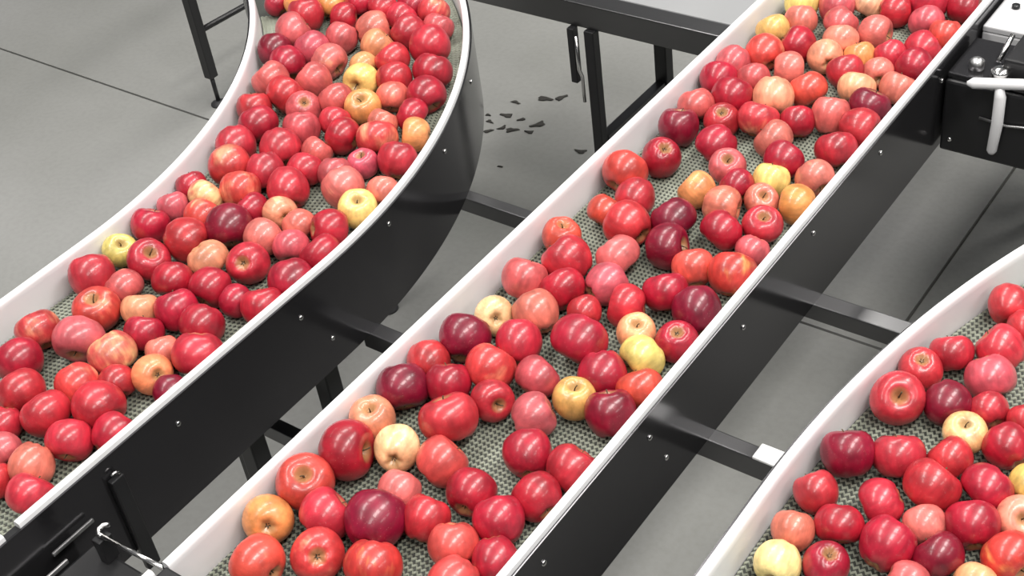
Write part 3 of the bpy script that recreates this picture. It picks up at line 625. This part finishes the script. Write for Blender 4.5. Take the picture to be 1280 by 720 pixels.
('middle',-1.1509,2.1655,0.9415,0.0443,(-0.921,0.356,0.050,0.150),'blush',4,'red and peach apple, nearest one to the lower left of the large upper peach apple'),
('middle',-1.2858,2.0714,0.9400,0.0427,(0.895,-0.242,0.045,0.372),'maroon',1,'deep maroon apple, nearest one to the upper right of the pink-topped crimson apple'),
('middle',-1.0798,2.2016,0.9345,0.0368,(-0.602,0.077,0.381,0.698),'crimson',0,'dark crimson apple, nearest one to the lower right of the large upper peach apple'),
('middle',-1.0279,2.2480,0.9379,0.0405,(-0.379,0.035,0.301,0.874),'salmon',1,'soft salmon apple, nearest one to the lower left of the half-hidden cream apple'),
('middle',-0.9557,2.2278,0.9389,0.0416,(0.395,0.565,0.393,0.609),'red',1,'glossy red apple, nearest one to the lower left of the upper maroon apple'),
('middle',-1.0327,2.7556,0.9454,0.0486,(0.170,0.051,0.378,0.909),'red',1,'glossy red apple, second one right of the top cream apple'),
('middle',-0.9530,2.7731,0.9395,0.0422,(-0.637,0.442,-0.470,0.422),'crimson',3,'dark crimson apple, fourth one right of the top cream apple'),
('middle',-1.0050,2.6814,0.9373,0.0398,(0.417,0.620,0.664,0.001),'pinkred',4,'pinkish red apple, third one right of the top cream apple'),
('middle',-0.9461,2.6444,0.9350,0.0374,(0.770,-0.278,0.109,0.564),'orangered',1,'bright orange-red apple, third one to the lower right of the top cream apple'),
('middle',-0.9664,2.5647,0.9381,0.0407,(-0.636,0.506,-0.031,0.582),'red',1,'glossy red apple, nearest one to the lower right of the top cream apple'),
('middle',-0.9505,2.4888,0.9393,0.0420,(-0.799,0.060,0.550,0.238),'crimson',0,'dark crimson apple, second one right of the half-hidden cream apple'),
('middle',-1.2626,1.9647,0.9389,0.0416,(-0.089,-0.631,0.735,0.230),'crimson',3,'deep crimson apple with pink calyx patch on top beside bare belt'),
('middle',-1.1821,2.0474,0.9407,0.0435,(0.373,0.237,-0.827,0.347),'crimson',3,'dark crimson apple, nearest one below the ringed calyx disc apple'),
('middle',-1.1300,1.9967,0.9350,0.0374,(0.970,0.195,0.091,0.115),'pinkred',1,'pinkish red apple standing with stem dimple up, upper middle belt'),
('middle',-1.0905,2.1171,0.9389,0.0416,(-0.705,-0.266,0.395,0.526),'salmon',2,'soft salmon apple, nearest one below the large upper peach apple'),
('middle',-1.0401,2.0627,0.9381,0.0407,(-0.093,0.193,0.424,0.880),'crimson',0,'dark crimson apple, nearest one to the upper right of the small middle yellow apple'),
('middle',-1.0312,1.9935,0.9344,0.0368,(-0.258,0.049,0.263,0.928),'yellow',1,'small yellow apple under a red one, upper middle belt'),
('middle',-0.9602,2.0361,0.9374,0.0400,(-0.281,0.403,-0.746,0.450),'salmon',4,'soft salmon apple, nearest one right of the small middle yellow apple'),
('middle',-0.9632,2.1372,0.9399,0.0426,(0.288,-0.341,0.178,0.877),'red',4,'glossy red apple, second one to the lower left of the upper maroon apple'),
('middle',-1.2967,1.8784,0.9450,0.0481,(-0.420,0.301,0.478,0.711),'orangered',4,'bright orange-red apple, nearest one to the lower left of the pink-topped crimson apple'),
('middle',-1.2381,1.8249,0.9377,0.0403,(-0.410,-0.547,-0.633,0.363),'red',1,'glossy red apple, nearest one to the upper left of the upper twin maroon apple'),
('middle',-1.2694,1.7633,0.9342,0.0365,(0.412,0.803,-0.416,0.116),'orangered',2,'bright orange-red apple, nearest one to the upper right of the yellow-topped red apple'),
('middle',-1.2003,1.7341,0.9445,0.0476,(-0.776,0.048,0.624,0.078),'red',0,'glossy red apple, nearest one left of the upper twin maroon apple'),
('middle',-1.1439,1.8996,0.9360,0.0384,(0.864,-0.129,-0.444,0.199),'orange',0,'orange apple, nearest one to the upper right of the upper twin maroon apple'),
('middle',-1.0821,1.9478,0.9343,0.0367,(-0.712,-0.084,0.573,0.398),'crimson',4,'dark crimson apple, nearest one to the lower right of the upright dimpled red apple'),
('middle',-1.0726,1.8733,0.9385,0.0411,(-0.036,0.717,0.101,0.688),'salmon',0,'soft salmon apple, nearest one below the upright dimpled red apple'),
('middle',-1.0193,1.9305,0.9322,0.0344,(0.704,0.270,0.037,0.656),'salmon',4,'soft salmon apple, nearest one above the flat-stemmed red apple'),
('middle',-0.9493,1.9418,0.9381,0.0407,(-0.483,-0.598,0.420,0.482),'orange',4,'orange apple, nearest one to the lower right of the small middle yellow apple'),
('middle',-0.9797,1.8590,0.9361,0.0386,(-0.940,-0.055,-0.133,0.309),'red',4,'red apple with flat pink stem top near the right rail, middle belt'),
('middle',-1.0370,1.8060,0.9392,0.0419,(-0.432,-0.871,-0.038,0.233),'crimson',4,'dark crimson apple, nearest one left of the flat-stemmed red apple'),
('middle',-1.1316,1.7906,0.9429,0.0458,(0.257,0.800,0.423,0.340),'maroon',2,'upper of two deep maroon apples stacked beside bare belt'),
('middle',-1.1012,1.7148,0.9418,0.0447,(-0.772,0.281,-0.558,0.122),'maroon',0,'lower of two deep maroon apples stacked beside bare belt'),
('middle',-1.1691,1.6497,0.9404,0.0432,(-0.088,0.860,-0.275,0.421),'salmon',4,'soft salmon apple, nearest one left of the lower twin maroon apple'),
('middle',-1.3012,1.6576,0.9352,0.0376,(-0.652,0.092,-0.041,0.751),'orangered',3,"orange-red apple with yellow top by the middle belt's left rail"),
('middle',-1.2433,1.5946,0.9434,0.0464,(-0.266,-0.421,0.138,0.856),'red',1,'glossy red apple, nearest one below the yellow-topped red apple'),
('middle',-1.0303,1.6888,0.9368,0.0393,(0.746,-0.440,-0.047,0.497),'coral',0,'plain coral red apple just right of the twin maroon apples'),
('middle',-0.9623,1.7885,0.9309,0.0330,(-0.065,-0.367,-0.849,0.374),'pinkred',4,'pinkish red apple, nearest one to the upper right of the yellow-patched red apple'),
('middle',-0.9551,1.6977,0.9421,0.0450,(-0.503,0.135,0.426,0.740),'redgold',0,"red apple with a yellow-green patch by the middle belt's right rail"),
('middle',-1.2849,1.5120,0.9416,0.0444,(-0.806,0.334,0.155,0.463),'pinkred',0,'pinkish red apple, nearest one to the upper right of the brown-calyx cream apple'),
('middle',-1.2060,1.5224,0.9410,0.0438,(0.659,-0.446,-0.186,0.577),'crimson',4,'dark crimson apple, second one below the yellow-topped red apple'),
('middle',-1.1444,1.5729,0.9378,0.0404,(0.684,-0.513,0.467,0.224),'pinkred',1,'pinkish red apple, nearest one to the upper left of the upright peach apple'),
('middle',-1.0370,1.6010,0.9404,0.0431,(-0.675,0.047,0.375,0.634),'crimson',4,'dark crimson apple, nearest one to the lower left of the plain coral apple'),
('middle',-0.9601,1.5798,0.9425,0.0454,(-0.724,0.098,0.494,0.472),'maroon',1,'very dark maroon apple touching the right rail, middle belt'),
('middle',-1.1432,1.4965,0.9304,0.0325,(-0.829,0.309,0.456,0.093),'red',0,'glossy red apple, nearest one above the largest crimson apple'),
('middle',-1.0796,1.5381,0.9386,0.0412,(0.621,-0.164,-0.630,0.437),'red',2,'glossy red apple, nearest one above the upright peach apple'),
('middle',-1.2122,1.4442,0.9404,0.0431,(0.840,-0.333,-0.362,0.226),'salmon',3,'soft salmon apple, nearest one right of the brown-calyx cream apple'),
('middle',-1.0300,1.4896,0.9336,0.0359,(-0.977,-0.037,-0.105,0.183),'peach',3,'peach apple with stem dimple up, just above a yellow apple'),
('middle',-1.0976,1.4154,0.9475,0.0508,(-0.142,-0.328,-0.817,0.452),'crimson',2,'largest crimson apple in the middle of the middle belt'),
('middle',-0.9555,1.5025,0.9359,0.0384,(0.142,-0.962,-0.224,0.063),'crimson',0,"crimson apple with flat pink top against the middle belt's right rail"),
('middle',-1.2786,1.4071,0.9346,0.0370,(0.007,-0.647,0.581,0.494),'cream',2,"cream apple with a brown calyx by the middle belt's left rail"),
('middle',-1.2823,1.3262,0.9442,0.0472,(0.510,-0.433,0.295,0.683),'maroon',0,'half purple half red apple next to the brown-calyx cream apple'),
('middle',-1.1936,1.3650,0.9394,0.0421,(-0.608,0.073,0.508,0.606),'red',1,'glossy red apple, nearest one to the lower right of the brown-calyx cream apple'),
('middle',-1.1995,1.2872,0.9416,0.0445,(-0.507,0.324,0.359,0.714),'blush',0,'peach and red apple with a wide pale top, middle belt'),
('middle',-1.3103,1.2541,0.9366,0.0391,(0.222,0.882,-0.127,0.395),'red',0,'glossy red apple, nearest one to the lower left of the half-purple apple'),
('middle',-1.3038,1.1753,0.9428,0.0458,(-0.208,0.245,-0.875,0.362),'maroon',0,'deep maroon apple, nearest one to the upper right of the tan-peach rail apple'),
('middle',-1.2413,1.2224,0.9385,0.0411,(-0.155,-0.125,0.333,0.922),'crimson',3,'dark crimson apple, nearest one left of the wide pale-topped apple'),
('middle',-1.1161,1.3108,0.9369,0.0394,(0.795,-0.462,0.314,0.236),'pinkred',2,'pinkish red apple, nearest one to the upper left of the golden stemmed apple'),
('middle',-1.1536,1.2296,0.9351,0.0375,(0.751,0.433,0.380,0.322),'red',0,'glossy red apple, nearest one below the wide pale-topped apple'),
('middle',-1.0333,1.2991,0.9348,0.0372,(0.999,-0.014,0.041,0.016),'gold',1,'golden apple with a thin dark stem standing up'),
('middle',-1.0230,1.3698,0.9395,0.0422,(0.288,0.898,-0.161,0.290),'crimson',3,'dark crimson apple, nearest one to the upper right of the golden stemmed apple'),
('middle',-1.0693,1.2319,0.9372,0.0397,(0.638,-0.130,0.615,0.444),'pinkred',3,'pinkish red apple, nearest one left of the golden stemmed apple'),
('middle',-1.1835,1.1511,0.9469,0.0501,(-0.936,0.135,0.298,0.131),'red',4,'glossy red apple, nearest one above the pale-topped coral apple'),
('middle',-0.9846,1.4358,0.9398,0.0425,(0.198,-0.068,-0.800,0.563),'yellow',4,"plain bright yellow apple near the middle belt's right rail"),
('middle',-0.9488,1.3705,0.9376,0.0402,(-0.855,0.178,0.404,0.272),'orangered',4,'bright orange-red apple, nearest one below the plain bright yellow apple'),
('middle',-0.9594,1.2957,0.9410,0.0438,(0.254,-0.268,0.197,0.908),'maroon',3,'maroon apple right of the golden stemmed apple'),
('middle',-1.0295,1.1570,0.9375,0.0401,(-0.820,0.437,0.370,0.004),'crimson',1,'dark crimson apple, nearest one to the lower left of the golden stemmed apple'),
('middle',-1.3017,1.0919,0.9378,0.0404,(-0.940,-0.041,-0.053,0.334),'peach',1,'tan-peach apple touching the left rail, lower middle belt'),
('middle',-1.2236,1.0607,0.9368,0.0394,(0.361,-0.726,0.296,0.506),'cream',1,'cream apple with a dark calyx below, lower middle belt'),
('middle',-1.2875,1.0116,0.9475,0.0508,(0.179,0.577,0.363,0.709),'crimson',2,'large crimson apple with pale streak below the tan-peach rail apple'),
('middle',-1.1388,1.0725,0.9402,0.0430,(0.838,-0.510,0.191,0.006),'coral',0,'round salmon-coral apple with pale top beside bare belt, lower middle'),
('middle',-1.3025,0.9247,0.9441,0.0471,(-0.732,0.030,-0.202,0.650),'orangered',3,'bright orange-red apple, nearest one to the upper right of the low orange apple'),
('middle',-1.2283,0.8911,0.9405,0.0433,(0.733,-0.375,0.430,0.372),'red',0,'glossy red apple, nearest one above the pale-faced bottom apple'),
('middle',-1.1641,0.9925,0.9330,0.0353,(0.434,-0.409,0.439,0.672),'salmon',3,'soft salmon apple, nearest one to the upper right of the low purplish apple'),
('middle',-1.1510,0.9194,0.9451,0.0482,(0.777,-0.604,-0.160,0.076),'maroon',1,'large purplish maroon apple low on the middle belt'),
('middle',-1.3055,0.8382,0.9380,0.0406,(-0.418,0.087,0.859,0.281),'orange',0,'orange apple near the left rail, lower middle belt'),
('middle',-1.0886,0.9678,0.9361,0.0385,(0.341,-0.244,0.416,0.807),'red',1,'glossy red apple, nearest one to the upper left of the round bottom coral apple'),
('middle',-1.0591,1.0458,0.9379,0.0405,(0.735,-0.642,0.042,0.214),'crimson',0,'dark crimson apple, nearest one to the lower right of the pale-topped coral apple'),
('middle',-0.9494,1.1642,0.9382,0.0408,(0.509,-0.173,0.443,0.717),'red',3,'glossy red apple, nearest one below the golden stemmed apple'),
('middle',-0.9637,1.0891,0.9375,0.0401,(0.720,-0.442,-0.413,0.340),'crimson',0,'dark crimson apple, second one to the upper right of the round bottom coral apple'),
('middle',-0.9868,1.0198,0.9383,0.0410,(0.792,-0.465,-0.176,0.353),'crimson',3,'dark crimson apple, nearest one to the upper right of the round bottom coral apple'),
('middle',-1.0199,0.9490,0.9379,0.0405,(0.274,0.927,-0.077,0.245),'coral',4,'round plain coral apple near the bottom of the middle belt'),
('middle',-0.9483,0.9578,0.9348,0.0372,(-0.351,-0.173,-0.886,0.249),'crimson',1,'dark crimson apple, nearest one right of the round bottom coral apple'),
('middle',-0.9750,0.8912,0.9382,0.0408,(0.334,0.436,-0.703,0.452),'coral',3,'coral red apple, nearest one below the round bottom coral apple'),
('middle',-1.0989,0.8529,0.9426,0.0455,(-0.407,-0.736,-0.527,0.124),'redgold',4,'yellow and red apple cut by the bottom frame edge, middle belt'),
('middle',-1.2574,0.7656,0.9419,0.0447,(-0.776,-0.019,0.629,0.030),'orangered',2,'bright orange-red apple, nearest one below the low orange apple'),
('middle',-1.1880,0.8255,0.9394,0.0421,(-0.356,0.154,0.903,0.187),'blush',4,'red apple with pale peach dimpled face near the bottom edge'),
('right',-0.5073,1.8519,0.9342,0.0365,(0.089,0.571,-0.609,0.542),'red',1,'glossy red apple, second one to the upper right of the flat-calyx red apple'),
('right',-0.4618,1.8073,0.9321,0.0343,(-0.100,0.561,-0.549,0.612),'red',3,'glossy red apple, third one right of the flat-calyx red apple'),
('right',-0.5443,1.6938,0.9345,0.0369,(0.018,-0.226,0.275,0.934),'red',4,'glossy red apple, nearest one to the upper right of the flat-calyx red apple'),
('right',-0.4786,1.7356,0.9371,0.0396,(0.817,-0.241,-0.420,0.314),'red',1,'glossy red apple, second one right of the flat-calyx red apple'),
('right',-0.5734,1.6344,0.9342,0.0366,(0.044,-0.780,0.615,0.106),'red',2,"red apple with flat calyx top by the right belt's rail"),
('right',-0.4702,1.6641,0.9377,0.0403,(-0.334,0.010,-0.903,0.270),'pinkred',0,'pinkish red apple, nearest one right of the flat-calyx red apple'),
('right',-0.5750,1.5465,0.9414,0.0442,(0.640,0.321,-0.109,0.690),'red',0,"large red apple with bright highlight against the right belt's rail"),
('right',-0.5061,1.5788,0.9357,0.0382,(0.365,0.838,0.082,0.396),'maroon',3,'deep maroon apple, nearest one to the upper left of the dimpled cream-yellow apple'),
('right',-0.4462,1.5997,0.9304,0.0325,(-0.230,-0.315,0.520,0.760),'red',4,'glossy red apple, nearest one to the upper right of the dimpled cream-yellow apple'),
('right',-0.4579,1.5343,0.9324,0.0347,(0.983,0.076,-0.038,0.162),'cream',2,'pale cream-yellow apple with brown stem dimple on the right belt'),
('right',-0.5921,1.4024,0.9400,0.0427,(0.017,-0.220,0.282,0.934),'maroon',0,"purplish crimson oval apple close to the right belt's white rail"),
('right',-0.5247,1.4362,0.9384,0.0410,(0.254,-0.265,0.231,0.901),'red',4,'glossy red apple, nearest one to the upper left of the large red oval apple'),
('right',-0.4573,1.4712,0.9331,0.0354,(0.806,-0.314,-0.407,0.293),'red',0,'glossy red apple, nearest one to the upper right of the large red oval apple'),
('right',-0.3935,1.5350,0.9345,0.0369,(0.796,-0.391,-0.450,0.107),'crimson',3,'dark crimson apple, nearest one right of the dimpled cream-yellow apple'),
('right',-0.3879,1.6054,0.9304,0.0325,(-0.858,0.317,0.386,0.120),'red',2,'glossy red apple, second one right of the dimpled cream-yellow apple'),
('right',-0.4571,1.4001,0.9412,0.0440,(0.617,-0.147,0.418,0.651),'red',2,'large orange-red oval apple at the centre of the right belt'),
('right',-0.6016,1.3120,0.9329,0.0351,(0.006,-0.396,0.262,0.880),'red',3,'glossy red apple, nearest one to the lower left of the purplish oval apple'),
('right',-0.5094,1.3378,0.9361,0.0385,(0.393,-0.095,-0.809,0.427),'red',4,'glossy red apple, nearest one to the upper left of the small salmon apple'),
('right',-0.5444,1.2711,0.9345,0.0368,(0.106,0.546,-0.703,0.442),'crimson',4,'dark crimson apple, nearest one above the flat-topped crimson apple'),
('right',-0.5986,1.2298,0.9304,0.0325,(0.703,-0.467,0.194,0.500),'salmon',3,'soft salmon apple, nearest one to the upper left of the flat-topped crimson apple'),
('right',-0.5895,1.1640,0.9326,0.0349,(0.622,0.776,0.100,0.033),'lemon',3,'pale lemon apple at the lower left of the right belt'),
('right',-0.5286,1.1963,0.9324,0.0346,(0.068,-0.894,-0.436,0.076),'crimson',3,'crimson apple with flat pink round top beside the pale lemon apple'),
('right',-0.4683,1.2679,0.9385,0.0411,(0.656,-0.339,0.415,0.531),'crimson',1,'dark crimson apple, nearest one to the lower left of the small salmon apple'),
('right',-0.4386,1.3346,0.9304,0.0325,(0.487,-0.589,0.068,0.642),'salmon',0,'small salmon apple between dark red ones on the right belt'),
('right',-0.3989,1.2850,0.9357,0.0382,(-0.762,-0.039,0.506,0.402),'maroon',4,'deep maroon apple, nearest one below the small salmon apple'),
('right',-0.3796,1.3621,0.9375,0.0401,(0.790,-0.523,-0.105,0.303),'crimson',0,'dark crimson apple, nearest one right of the small salmon apple'),
('right',-0.3868,1.4395,0.9372,0.0398,(-0.206,-0.695,-0.503,0.470),'crimson',4,'dark crimson apple, nearest one to the upper left of the right-edge peach apple'),
('right',-0.3270,1.4087,0.9328,0.0350,(0.794,0.346,-0.010,0.499),'peach',4,'peach-yellow apple cut by the right frame edge'),
('right',-0.3142,1.3309,0.9378,0.0404,(0.184,0.749,-0.152,0.618),'redgold',2,'gold apple with a red top at the lower right corner'),
('right',-0.3373,1.2699,0.9304,0.0325,(0.373,0.416,-0.670,0.489),'peach',2,'peach coloured apple, nearest one to the lower left of the red-topped gold apple'),
('right',-0.4186,1.2247,0.9304,0.0325,(0.506,0.358,0.716,0.321),'pinkred',0,'pinkish red apple, second one below the small salmon apple'),
('right',-0.3373,1.4813,0.9304,0.0325,(-0.016,0.141,0.557,0.818),'gold',0,'golden apple, nearest one above the right-edge peach apple'),
]
for row in APPLES: place_apple(*row)
